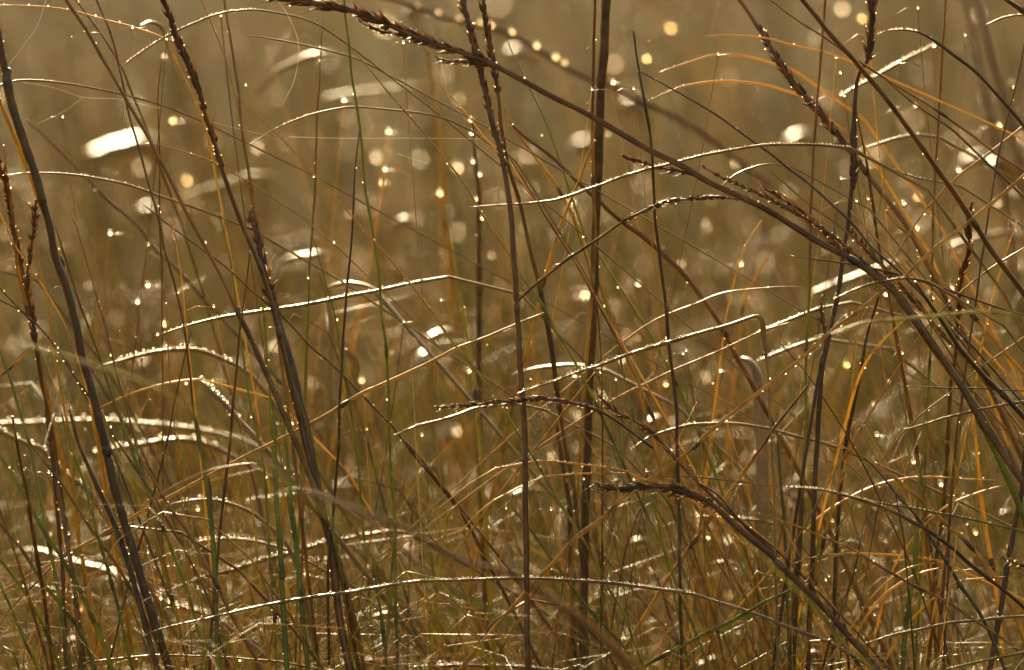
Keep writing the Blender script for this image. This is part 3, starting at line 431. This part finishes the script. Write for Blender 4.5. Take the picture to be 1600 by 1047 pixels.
# glints: x, y, disc diameter px, tone, label
G = [
(270,187,19,'g',"pale gold disc of a dewdrop right of the white blob at upper left"),(292,280,27,'d',"faint large amber disc under the pale gold one at upper left"),
(98,182,7,'g',"tiny bright dewdrop alone at upper left"),(172,50,6,'g',"tiny dewdrop by the second stem near the top left"),
(207,42,7,'w',"bright dewdrop on the golden arch at top left"),(260,60,9,'g',"dewdrop where two blades cross at top left"),(345,24,7,'g',"dewdrop above the silver beaded arch at top left"),
(537,155,13,'w',"dim white disc left of the slender green stem"),(607,204,16,'g',"bright cream dewdrop disc right of the slender green stem"),
(601,263,13,'g',"smaller upper disc of the gold pair below the bright cream one"),(597,284,18,'g',"larger lower disc of the gold pair below the bright cream one"),
(687,300,18,'g',"cream disc left of the two dark upright seed heads"),(630,66,8,'g',"small gold dewdrop beneath the heavy stem at top"),
(1047,42,29,'d',"large dull gold disc near the top right of centre"),(1010,90,23,'d',"dim disc touching the dark pointed upright"),(1122,84,9,'g',"sharp gold dewdrop on the soft golden blade"),
(925,139,9,'g',"gold dewdrop on the tall upright pair"),(958,127,13,'w',"pale small disc right of the tall upright pair"),(990,138,6,'w',"tiny white dewdrop left of dark pointed upright"),
(1315,12,34,'w',"brilliant white disc at the top edge right"),(1346,27,24,'d',"faint disc just right of the brilliant white one"),(1529,20,34,'w',"cream oval disc near the top right corner"),
(1508,54,9,'g',"small gold dewdrop below the cream oval disc"),(1357,53,7,'g',"orange dewdrop on the upright dark seed head"),(1306,89,7,'g',"orange dewdrop right of the red and green upright"),
(1459,70,10,'g',"dewdrop at the upper end of the soft beaded blade"),(1319,149,9,'g',"dewdrop at the lower end of the soft beaded blade"),(1407,97,8,'g',"dewdrop mid way on the soft beaded blade"),
(1430,164,10,'g',"glowing orange dewdrop under the red brown branching stem"),(1561,195,14,'g',"dull gold disc near the right edge"),(1497,264,13,'g',"gold disc left of the white cluster at right"),
(1412,316,10,'w',"pale dewdrop disc right of centre of the top right quarter"),(1433,306,21,'d',"dim disc touching the pale dewdrop at right"),(1338,313,9,'w',"left dewdrop of a close pair at right"),(1356,310,9,'g',"right dewdrop of a close pair at right"),(1314,278,8,'g',"golden dewdrop left of the upright dark seed head"),
(172,363,12,'g',"dim disc above the bare thin brown stalk"),(231,444,13,'g',"upper dim gold disc in open background at left"),(215,470,13,'g',"lower dim gold disc in open background at left"),(257,504,17,'g',"dull disc left end of the long bright dewy blade"),(257,542,16,'d',"dull disc below the left end of the long bright blade"),
(334,478,8,'g',"golden dewdrop on the blurred brown stem at left"),(450,584,15,'g',"bright round golden dewdrop on the thick frayed stem"),(631,502,9,'g',"gold dewdrop left of the dim white centre"),(689,468,9,'g',"gold dewdrop near the right end of the long bright blade"),
(565,593,16,'g',"dull gold disc left of the picture centre"),(733,578,11,'g',"yellow dewdrop on the soft olive upright"),(455,660,12,'w',"pale disc low on the thick frayed stem"),(997,442,15,'w',"white dewdrop disc right of the picture centre"),
(573,670,7,'g',"small gold dewdrop left of the middle"),(1157,411,14,'g',"gold disc on the golden stalk at right of centre"),(1384,458,13,'w',"cream disc at the crossing point of the right stems"),(1486,449,13,'w',"cream disc right of the crossing point"),(1434,12,8,'g',"tiny dewdrop by the top edge at right"),
(1458,465,7,'g',"left one of two small orange dewdrops at right"),(1512,471,8,'g',"right one of two small orange dewdrops at right"),(1432,355,14,'g',"dull gold disc above the crossing point"),(1322,568,17,'d',"dim disc in the olive gap at right"),(1410,551,8,'g',"orange dewdrop by the wine red stem"),
(1370,678,10,'g',"pale dewdrop in the olive gap at lower right"),(1072,547,8,'w',"upper one of two small discs by the brightest blade"),(1067,552,7,'g',"lower one of two small discs by the brightest blade"),(1125,577,11,'g',"gold disc between brightest blade and white leaf curl"),(1040,599,13,'d',"dim disc under the brightest blade"),
(962,592,8,'g',"gold dewdrop left under the brightest blade"),(909,573,8,'g',"gold dewdrop on the brightest blade left part"),(1135,544,7,'g',"orange dewdrop on the orange blade under the brightest one"),(1120,670,9,'g',"dewdrop below the silver arch crown"),(1135,656,8,'w',"dewdrop on the silver arch"),
(76,737,7,'g',"orange dewdrop in the lower left bunch"),(309,794,10,'d',"olive disc below the bending silver blade"),(231,862,9,'g',"gold dewdrop between green stems at lower left"),(263,883,7,'w',"white dewdrop by the bright edged green stem"),(81,885,6,'g',"orange dewdrop on the second green stem"),(74,928,6,'g',"orange dewdrop above the third green stem"),
(111,1003,17,'w',"brilliant white glint in the bottom left corner"),(70,1003,14,'g',"golden glint left of the brilliant one at bottom left"),(213,1028,8,'g',"orange dewdrop on the bottom edge orange blade"),(259,1039,13,'g',"dull gold disc by the bottom edge at left"),(375,1028,11,'w',"pale disc on the bottom edge orange blade"),(278,948,9,'w',"white dewdrop on the short gleaming blade"),
(912,748,9,'g',"orange dewdrop below the two fine arches"),(1010,735,9,'g',"bright dewdrop at the tip of the fine arches"),(861,795,8,'g',"dewdrop on a leaning stem low in the centre"),(990,748,8,'w',"white dewdrop near the heavy seed head tip"),(1187,848,9,'g',"gold dewdrop on the heavy dark stem at lower right"),
(1106,838,12,'g',"gold disc below the short silver bar"),(1138,927,24,'d',"large dull disc above the long bottom blade"),(1146,1025,17,'d',"dim disc at the bottom edge right of centre"),(1016,892,13,'g',"yellow glint low right of centre"),
(973,994,12,'w',"white glint at the bottom right of centre"),(1378,840,16,'g',"gold disc left of the stout green upright"),(1302,832,13,'d',"olive oval disc at lower right"),(1511,818,9,'g',"gold dewdrop on the green beaded blade"),(1524,831,12,'d',"faint disc right below the gold dewdrop at lower right"),
(1336,890,9,'w',"white dewdrop near the dark thin stalk tip"),(1290,905,8,'g',"small dull dewdrop left of the dark thin stalk"),(1331,929,17,'g',"cream disc at the bottom right"),(1369,944,13,'g',"gold disc right of the cream one at the bottom right"),(1366,960,7,'g',"orange dewdrop beneath the two discs at bottom right"),(1469,1002,13,'g',"bright round dewdrop low in the bottom right"),
(1470,755,12,'w',"white dewdrop near the long straw blade"),(1427,720,10,'g',"gold disc upper end of the stout green upright"),
]
SILK = [
("73,-5 60,37 40,67 17,97 0,118","silk thread curving down from the top edge at far left",.55),
("430,-5 453,30 467,73 460,124 443,160","silk thread bow hanging from the top edge left of centre",.9),
("450,214 530,216 650,216 752,217","level silk thread stretched above the centre left",.5),
("33,128 84,137 130,152 187,155 250,170","silk thread under the silver blade at upper left",.4),
("57,194 100,174 130,152","short silk thread rising to the silver blade at upper left",.4),
("620,240 645,248 668,255","short silk thread right of the gold disc pair",.4),
("330,190 380,203 420,212","silk thread running right from the dark seed head",.35),
("650,60 690,100 700,150 730,190","faint silk thread below the heavy dark stem",.4),
]
# ---------------------------------------------------------------- builders for the traced grass
def spikelet_mesh(name, seed, m, L=1.0):
    r = random.Random(seed); mb = MB()
    for k in range(2):
        n = 6; off = Vector((r.uniform(-.05, .05), r.uniform(-.05, .05), 0)); bend = r.uniform(-.12, .12); l = L*(1 if k == 0 else r.uniform(.6, .85)); w = .16 if k == 0 else .12
        P = [off*(i/(n-1))+Vector((bend*(i/(n-1))**2+(.07*k), (.05*k), l*i/(n-1))) for i in range(n)]
        R = [w*x for x in (.35, .85, 1.0, .75, .35, .05)]
        mb.tube(P, R, 5)
        if k == 0: mb.tube([P[-2], P[-1], P[-1]+Vector((bend*.8, .05, .35*l)), P[-1]+Vector((bend*2+.06, .1, .75*l))], [.03, .025, .018, .008], 3)
    me = mb.build(name, m); d = me.data; bpy.data.objects.remove(me); return d
SPK = [spikelet_mesh('spikelet', s, husk) for s in range(5)]
SPB = [spikelet_mesh('spikelet', 40+s, brown_husk) for s in range(4)]
SPG = [spikelet_mesh('spikelet', 20+s, gold_husk) for s in range(3)]
def to_ground(P, d, w):
    """continue a traced path from its last point down to the ground"""
    t = (P[-1]-P[-2]).normalized(); a = P[-1]
    h = a.z; hor = Vector((t.x, t.y*.3, 0))
    if t.z < -.35: dx = hor.x/max(.35, -t.z)*h*.8
    else: dx = (1 if t.x > 0 else -1)*(.05+.09*random.random()+.12*abs(t.x))
    e = Vector((a.x+dx, a.y+random.uniform(.0, .05), 0)); e.z = gz(e.x, e.y)-.004
    c = a+t*min(.09, h*.45); out = []
    for i in range(1, 7):
        u = i/6; out.append(a*(1-u)**2+c*2*u*(1-u)+e*u*u)
    return out
NAMES = {'s': ('grass_stalk', 'grass stem', 'grass stems standing in the tangle'), 'b': ('wild_grass_leaf', 'grass blade', 'grass blades arching through the tangle'), 'h': ('flowering_grass', 'seed head', 'grass stems carrying seed heads')}
def wob(P, px, amp):
    ph = [random.uniform(0, 6.3) for _ in range(4)]
    for i, p in enumerate(P):
        s = i*.33; a = amp*px
        p.x += a*(math.sin(s+ph[0])+.5*math.sin(2.3*s+ph[1])); p.z += a*(math.sin(.9*s+ph[2])+.5*math.sin(2.1*s+ph[3]))
    return P
def bead(mb, p, r, sx=1.0, I=ICO1):
    mb.add(I[0]*np.array([r*sx, r, r*.9])+np.array(tuple(p)), I[1])
def build(kind, col, w, d0, d1, path, label, o):
    pix = [tuple(float(v) for v in s.split(',')) for s in path.split()]
    n = len(pix); P = []
    jy = random.uniform(-.012, .012) if .0 < 1 and 1.46 <= d0 <= 1.53 else 0
    d0 += jy; d1 += jy+random.uniform(-.008, .02)
    for i, (x, y) in enumerate(pix): P.append(at(x, y, d0+(d1-d0)*i/(n-1)))
    px = pxm(d0)
    inframe = 4 < pix[0][0] < 1596 and pix[0][1] > 4
    if not inframe and pix[0][0] > -20: P[0] = P[0]+(P[0]-P[1]).normalized()*.012
    D, idx = catmull(P, 10*px); D = wob([p.copy() for p in D], px, .55 if d0 < 1.6 and not o.get('gl') else .3)
    ntr = len(D)
    tail = [] if o.get('free') else to_ground(D, d1, w)
    full = D+tail; nn = len(full)
    seg = [0]
    for i in range(1, nn): seg.append(seg[-1]+(full[i]-full[i-1]).length)
    tot = seg[-1]; tr = seg[ntr-1]; rad = []
    tipf = .22 if kind == 'b' else (.45 if kind == 's' else .4)
    for i in range(nn):
        u = seg[i]/tr
        f = 1.0
        if kind == 'b' and o.get('free') != 1: f = tipf+(1-tipf)*min(1, u/.25)**.7 if inframe else 1
        elif kind == 'b': f = .3+.7*math.sin(math.pi*min(1, max(0, u)))**.5
        elif inframe: f = tipf+(1-tipf)*min(1, u/.45)**.8
        else: f = .8+.2*min(1, u/.6)
        if o.get('gl'): f = .3+.7*max(0, math.sin(math.pi*min(1, u*1.15)))**.6 if u < .87 else .3*max(.25, 1-(u-.87)*3)
        if 'fold' in o and i > idx[o['fold']]: f *= max(.42, 1-.1*(i-idx[o['fold']]))
        if kind == 'b' and i >= ntr and not o.get('gl'): f *= max(.5, 1-.12*(i-ntr+1))
        f *= 1+.05*math.sin(i*1.7+n)+.04*math.sin(i*.6)
        rad.append(max(w*.5*px*f*(1.14 if kind != 'b' else 1.1), .00009))
    base = full[-1] if tail else full[-1]
    e = bpy.data.objects.new(NAMES[kind][0], None); C.objects.link(e); e.location = base; e.empty_display_size = .02
    tag(e, label, NAMES[kind][1], NAMES[kind][2])
    org = base
    c0, c1 = o.get('c0', col), o.get('c1', col)
    mats = [M[c0], M[col], M[c1]]
    mb = MB(); sides = 12 if w > 5 else (10 if w > 3 else 6); flat = 1.6 if kind == 'b' else 1.0
    tw = None if kind != 'b' or o.get('gl') else np.cumsum(rng.normal(0, .02, nn))+.22*np.sin(np.arange(nn)*random.uniform(.03, .09)+n)
    mb.tube(full, rad, sides, flat*1.15 if kind == 'b' else 1, flute=(.13 if sides > 6 and kind != 'b' else 0), twist=tw)
    if c0 != col or c1 != col:
        for j in range(len(mb.f)-2):
            u = seg[min(nn-1, j//sides)]/tr+random.uniform(-.05, .05)
            mb.m[j] = (0 if u < .4 else 1) if c0 != col else (2 if u > .45 else 1)
    else: mb.m = [1]*len(mb.f)
    if kind != 'b' and sides > 6:                      # paler rib stripes, rim light on the stalk's edges painted into their colour
        rim_ribs = random.sample(range(sides), 3); mats.append(M[{'D': 'R', 'V': 'D', 'R': 'O', 'G': 'Y', 'O': 'T', 'Y': 'T', 'T': 'S', 'S': 'T'}[col]])
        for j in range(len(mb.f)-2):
            if j % sides in rim_ribs and math.sin(j//sides*.21+n+j % sides) > -.45: mb.m[j] = 3
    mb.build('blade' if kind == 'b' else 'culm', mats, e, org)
    # leaf sheath clasping part of the stem
    if 'sh' in o:
        a, b = idx[o['sh'][0]], idx[min(o['sh'][1], len(idx)-1)]
        sb = MB(); m_ = b-a
        R = [rad[i]*(1.32-.12*(i-a)/m_) for i in range(a, b+1)]; pts = [full[i].copy() for i in range(a, b+1)]
        R[0] *= .5; pts[0] = pts[0]+Vector((rad[a]*1.5, 0, 0)); R[-1] = rad[b]*1.05
        sb.tube(pts, R, 8); sb.build('leaf_sheath', M['R' if col in 'DV' else 'O'], e, org)
    # node ring on stems
    if kind != 'b' and w >= 4:
        k = idx[len(idx)*2//3]; nb = MB(); nb.tube([full[k-1], full[k-1].lerp(full[k], .5), full[k], full[k].lerp(full[k+1], .5), full[k+1]], [rad[k]*.95, rad[k]*1.2, rad[k]*1.32, rad[k]*1.2, rad[k]*.95], 8)
        nb.build('node', M['R' if col != 'G' else 'Y'], e, org)
    # fibres peeling off the weathered stalk
    if kind != 'b' and w >= 5 and d0 < 1.6:
        for _ in range(random.randint(1, 3)):
            i = random.randint(3, max(4, int(ntr*.8))); t = (full[max(0, i-1)]-full[i+1]).normalized(); sd = Vector((random.uniform(-1, 1), random.uniform(-.6, .6), random.uniform(-.3, .5))).normalized()
            L_ = px*random.uniform(18, 60); c_ = random.uniform(.3, 1.1)
            pp = [full[i]+sd*rad[i]*.8+t*L_*u+sd*L_*c_*.6*u*u-Vector((0, 0, L_*.35*u**3)) for u in (0, .2, .4, .6, .8, 1)]
            fb = MB(); fb.tube(pp, [px*x for x in (.7, .6, .5, .42, .34, .2)], 4); fb.build('fibre', M[random.choice('TOR')], e, org)
    # spikelets
    db = MB(); nd = 0
    for key in ('hd', 'hd2'):
        if key not in o: continue
        a, b = idx[o[key][0]], idx[min(o[key][1], len(idx)-1)]
        L0 = seg[a]; L1 = seg[b]; s = L0; k = 0
        sz = (19 if w >= 6 else 14)*random.uniform(.8, 1.15); wide = random.uniform(.8, 1.5); gap = random.uniform(.02, .12); ripe = random.uniform(.15, .7)
        while s < L1:
            i = max(a, min(b-1, next((q for q in range(a, b+1) if seg[q] >= s), b)))
            p = full[i].lerp(full[i+1], .5) if i+1 < nn else full[i]
            t = (full[max(0, i-1)]-full[min(nn-1, i+1)]).normalized()       # towards the tip
            side = t.cross(Vector((0, 1, 0))).normalized()*(1 if k % 2 else -1)
            dep = Vector((0, random.uniform(-.9, .9), 0))
            env = math.sin(math.pi*min(1, .12+.88*(s-L0)/(L1-L0+1e-6)))**.5
            if random.random() < gap: s += px*random.uniform(6, 16)
            ang = random.uniform(.06, .38)*wide*(1.7 if random.random() < .15 else 1)
            dirv = (t*math.cos(ang)+(side+dep).normalized()*math.sin(ang)).normalized()
            ln = px*sz*random.uniform(.75, 1.25)*(.6+.4*env)
            pos = p+(side+dep).normalized()*rad[i]*random.uniform(.3, 1.1)
            so_ = bpy.data.objects.new('spikelet', random.choice(SPG if o.get('gold') or random.random() < .06 else (SPB if random.random() < ripe else SPK))); C.objects.link(so_); so_.parent = e
            so_.rotation_mode = 'QUATERNION'; so_.rotation_quaternion = dirv.to_track_quat('Z', 'Y') @ Quaternion((0, 0, 1), random.uniform(0, 6.28))
            so_.location = pos-org; so_.scale = (ln*random.uniform(.6, 1.05),)*2+(ln,)
            if random.random() < .75:
                bead(db, pos+dirv*ln*random.uniform(.5, 1.02)+Vector((0, 0, .3*px)), px*random.uniform(.7, 1.5)); nd += 1
            s += px*random.uniform(2.6, 5.2); k += 1
    if 'dw' in o:
        a, b, sp = o['dw']; a = idx[a]; b = idx[min(b, len(idx)-1)]; s = seg[a]
        big = sp >= 14
        while s < seg[b]:
            i = next((q for q in range(a, b+1) if seg[q] >= s), b)
            p = full[i-1].lerp(full[i], (s-seg[i-1])/max(1e-9, seg[i]-seg[i-1])) if i > 0 else full[0]
            f_ = 1.0 if d0 < 1.56 else 1.5
            r = px*(random.uniform(1.6, 2.8) if big else random.uniform(1.1, 2.3))*f_*min(1.25, max(.75, w/4))
            t = (full[min(nn-1, i+1)]-full[max(0, i-1)]).normalized(); nrm = Vector((0, 1, 0)).cross(t); nrm = nrm if nrm.z > 0 else -nrm
            if abs(t.z) > .6: nrm = Vector((random.choice((-1, 1)), 0, .3)).normalized()
            bead(db, p+nrm*(rad[i]*.8+r*.45), r, 1.15); nd += 1
            s += px*sp*random.choice((.5, .7, 1, 1, 1.3, 2.2 if not big else 1.5))
    if not o.get('gl') and d0 < 1.7 and d0 > 1.42:          # stray beads anywhere along the stalk
        for _ in range(int(tr/px/70)+1):
            if random.random() < .5: continue
            i = random.randint(2, ntr-1); r = px*random.choice((.5, .7, .7, .9, 1.2, 2.0)); sd = random.choice((-1, 1))
            t = (full[min(nn-1, i+1)]-full[max(0, i-1)]).normalized(); nrm = Vector((0, 1, 0)).cross(t); nrm = nrm if nrm.z > 0 else -nrm
            if abs(t.z) > .7: nrm = nrm*sd
            bead(db, full[i]+nrm*(rad[i]+r*.4), r, 1.0); nd += 1
    if nd:
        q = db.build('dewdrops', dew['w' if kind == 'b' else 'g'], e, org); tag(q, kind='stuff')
    return e
for row in T: build(*row)

# ---------------------------------------------------------------- silk threads
for path, label, w in SILK:
    P = [at(*[float(v) for v in s.split(',')], 1.5) for s in path.split()]
    D, _ = catmull(P, .003); mb = MB(); mb.tube(D, [w*.5*pxm(1.5)]*len(D), 5)
    k = D[len(D)//2]; tag(mb.build('spider_thread', silkm, None, k), label, 'spider thread', 'silk threads strung between the stems')

# ---------------------------------------------------------------- dewdrops seen as discs, each hanging on a stalk of the thicket
th = MB(); thd = MB()
def mi(c): return MK.index(c)
APX = 135e-3/7.6*4000/1.0            # px of blur at infinity
for x, y, Dm, tone, label in G:
    r0 = 2.2 if Dm < 10 else 3.0+.05*Dm
    blur = max(0, Dm-2*r0*.8); d = 1.5/(1-min(.7, blur/APX)) if Dm >= 10 else 1.515
    p = at(x, y, d); r = r0*pxm(d)*(1.0 if Dm < 10 else 1.0)
    mb = MB(); mb.add(ICO2[0]*np.array([r, r, r*1.06])+np.array(tuple(p)), ICO2[1])
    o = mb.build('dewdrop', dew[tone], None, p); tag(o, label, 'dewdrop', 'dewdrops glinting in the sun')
    # its stalk
    sg = random.choice((-1, 1)); k = random.uniform(.02, .07)*sg
    top = p+Vector((0, .0, -r*.9))
    root = Vector((p.x+k*1.8, p.y+random.uniform(-.02, .05), 0))
    c = Vector((p.x+k*.25, p.y, p.z*.75)); P = []
    for i in range(9):
        u = i/8; P.append(top*(1-u)**2+c*2*u*(1-u)+root*u*u)
    P = [top+Vector((-k*.25, .0, -.004)), top+Vector((-k*.1, 0, .0004))]+P
    wd = random.uniform(.8, 1.6)*pxm(d)*.5
    th.tube(P, [wd*.4, wd*.7]+[wd]*9, 4, 1, mi(random.choice('OTRGD')))

# ---------------------------------------------------------------- the thicket around and behind the traced stems
# stems of the middle distance told apart one by one share a label; the rest is one mass
def rnd_root(d, margin=1.25):
    x = random.uniform(-1, 1)*.2*(d/1.5)*margin; return Vector((x, d, gz(x, d)))
def lean_for(x, d):
    u = x/(.2*d/1.5)
    return random.gauss(-.28 if u < -.2 else (-.18 if u < .3 else -.35), .22)*(1 if random.random() < .78 else -1)
nst = 0
LM = [(80, 'the left edge stems'), (230, 'the orange brown diagonal'), (400, 'the thick frayed stem'), (560, 'the slender green upright'), (700, 'the soft olive upright'), (840, 'the two dark upright seed heads'), (930, 'the tall upright pair'), (1060, 'the dark pointed upright'), (1190, 'the white leaf curl'), (1290, 'the red and green upright'), (1420, 'the crossing point at right'), (1540, 'the crooked seed head'), (1700, 'the right edge stems')]
used_labels = set(); tries = 0
for k in range(84):
    d = random.uniform(1.56, 1.85); root = rnd_root(d, 1.2); h = random.uniform(.26, .46); ln = lean_for(root.x, d)
    root.x -= ln*h*.6
    P = strand(root, h, ln, 0, random.uniform(-.04, .04), 10); w = random.choice((1.6, 2, 2.6, 3.2, 4))*pxm(d)*.5
    c = random.choice('DDRRGGOVY'); mb = MB(); mb.tube(P, [w*(1-.6*(i/9)**2) for i in range(10)], 6)
    o = mb.build('grass_stalk', M[c], None, root)
    ix = 800+root.x/(.4*d/1.5)*1600; lm = min(LM, key=lambda q: abs(q[0]-ix))[1]
    lean = 'leaning left' if ln < -.18 else ('leaning right' if ln > .18 else 'nearly upright')
    c_ = c
    tall = 'tall' if h > .38 else ('short' if h < .31 else 'middling'); th_ = 'thin' if w < 1.2*pxm(d) else 'stout'
    tag(o, f'{tall} {th_} {CN[c]} stem {lean} behind {lm}', 'grass stem', 'soft stems just behind the sharp ones')
FAN = [('at the lower left corner', 20, 120), ('in the lower left fan', 120, 215), ('right of the lower left fan', 215, 330), ('beside the lower left fan', 330, 470), ('left of the bottom centre', 470, 620), ('near the bottom centre', 650, 900), ('right of the bottom centre', 950, 1150), ('in the lower right tangle', 1200, 1330), ('deep in the lower right', 1330, 1470), ('at the lower right corner', 1470, 1590)]
cnt = 0
for wh, xa, xb in FAN:
    for k in range(26 if xa < 300 else 10):
        d = random.uniform(1.45, 1.60); xx = random.uniform(xa, xb); h = random.uniform(.29, .41) if xa < 400 else random.uniform(.27, .38); ln = random.gauss(-.46 if xa < 400 else -.1, .16)
        if xa > 900: ln = random.gauss(-.15, .35)
        root = Vector(((xx-800)/4000*d/1.5-ln*h*-.0, d, gz(0, d)))
        root.x -= ln*(-.12)
        P = strand(root, h, ln, 0, random.uniform(-.03, .03), 14); P = wob(P, pxm(d), .8); w = random.choice((1.8, 2.4, 3, 3.6, 4.6, 5.5)); c = random.choice('GGGGYYYDDR' if xa < 620 else 'GYDDRROOV')
        R = [w*.55*pxm(d)*(1-.75*(i/13)**2.2) for i in range(14)]
        mb = MB(); mb.tube(P, R, 8, 1, 0, 0, .12)
        rb = random.randint(0, 7); mb.m = [1 if j % 8 == rb else 0 for j in range(len(mb.f))]  # one paler rib paints a sunlit edge along the stalk
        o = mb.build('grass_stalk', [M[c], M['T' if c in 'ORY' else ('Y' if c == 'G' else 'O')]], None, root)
        lean = 'leaning left' if ln < -.18 else ('leaning right' if ln > .12 else 'upright')
        th_ = ['hair thin', 'thin', 'slender', 'medium', 'stout', 'thick'][(1.8, 2.4, 3, 3.6, 4.6, 5.5).index(w)]
        tall = 'taller' if h > .33 else ('mid height' if h > .30 else 'low')
        tag(o, f'{tall} {th_} {CN[c]} stalk {lean} {wh}'.replace('mid height', 'medium').replace('and bottom centre', 'and centre'), 'grass stem', 'stalks filling the lower tangle')
def field(n, dmin, dmax, hmin, hmax, wpx, cols, pb, name, pdew, dr, mb=None, dmb=None, sides=3, pw=1.0, margin=1.25, blen=(.08, .3)):
    own = mb is None
    mb = mb or MB(); dmb = dmb or MB(); nd = 0
    for _ in range(n):
        d = dmin+(dmax-dmin)*random.random()**pw; root = rnd_root(d, margin); h = random.uniform(hmin, hmax); c = random.choice(cols)
        if random.random() < pb:
            az = random.choice((0, math.pi))+random.gauss(0, .85); dr_ = random.uniform(*blen); root.x -= math.cos(az)*dr_*.4
            P = strand(root, h*.82, random.gauss(0, .15), az, dr_, 10)
            w = random.uniform(.6, 1.3)*wpx*pxm(1.6)*.5*.8; c = random.choice('TTTTOOYR' if dmin < 1.8 else 'TTOY') if random.random() < .6 else c
            R = [w*(1-.8*(i/9)**2) for i in range(10)]
        else:
            ln = lean_for(root.x, d); root.x -= ln*h*.5
            P = strand(root, h, ln, 0, 0, 6); w = random.uniform(.6, 1.4)*wpx*pxm(1.6)*.5; R = [w*(1-.6*(i/5)**2) for i in range(6)]
        mb.tube(P, R, sides, 1, mi(c), random.random()*6)
        if random.random() < pdew: drops_on(dmb, P, random.randint(1, 3), dr); nd += 1
    return mb, dmb
# close tangle, low in the picture
field(640, 1.42, 1.85, .20, .38, 2.2, 'DDRROOOGGYYTTTT', .66, '', .5, .00045, th, thd, 4)
field(330, 1.44, 1.60, .24, .42, 1.4, 'TTOOTYR', 1.0, '', .5, .0003, th, thd, 4, blen=(.12, .3))
field(700, 1.42, 1.78, .22, .40, 1.35, 'TTTRRYYYGGGD', .7, '', .5, .0005, th, thd, 4)
field(300, 1.52, 1.85, .26, .38, 3.0, 'DDVGGGYYR', .08, '', .2, .0005, th, thd, 5)
field(330, 1.46, 1.95, .36, .53, 1.35, 'TTORRYYDGG', .45, '', .3, .0004, th, thd, 4)
tag(th.build('grass_thicket', [M[c] for c in MK]), kind='stuff')
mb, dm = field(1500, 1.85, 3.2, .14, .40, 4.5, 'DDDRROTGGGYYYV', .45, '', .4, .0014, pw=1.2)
m2 = MB(); field(380, 1.75, 2.6, .28, .50, 2.2, 'TTYYYGGGDR', .55, '', .3, .0008, m2, dm, 4)
tag(m2.build('soft_golden_grass', [M[c] for c in MK]), kind='stuff')
nl, nld = field(40, 1.16, 1.38, .31, .40, 2.3, 'TTOODDYRG', .75, '', .0, .0004, sides=5, margin=1.15, blen=(.1, .3))
tag(nl.build('near_lens_grass', [M[c] for c in MK]), kind='stuff')
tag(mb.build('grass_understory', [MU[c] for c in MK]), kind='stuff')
for q, nm in ((thd, 'dew_on_thicket'), (dm, 'dew_on_understory')):
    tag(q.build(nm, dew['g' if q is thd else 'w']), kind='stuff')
mb, dm = field(5200, 3.2, 14, .12, .42, 11, 'DDTSSSYGVV', .42, '', .10, .0028, pw=1.5, margin=1.4)
tag(mb.build('far_meadow_grass', [MF[c] for c in MK]), kind='stuff'); tag(dm.build('dew_on_far_meadow', dew['w']), kind='stuff')
mb, dm = field(5000, 14, 40, .2, .5, 30, 'TSSSYDV', .3, '', .0, .005, pw=1.3, margin=1.8)
tag(mb.build('distant_meadow_grass', [MF[c] for c in MK]), kind='stuff')
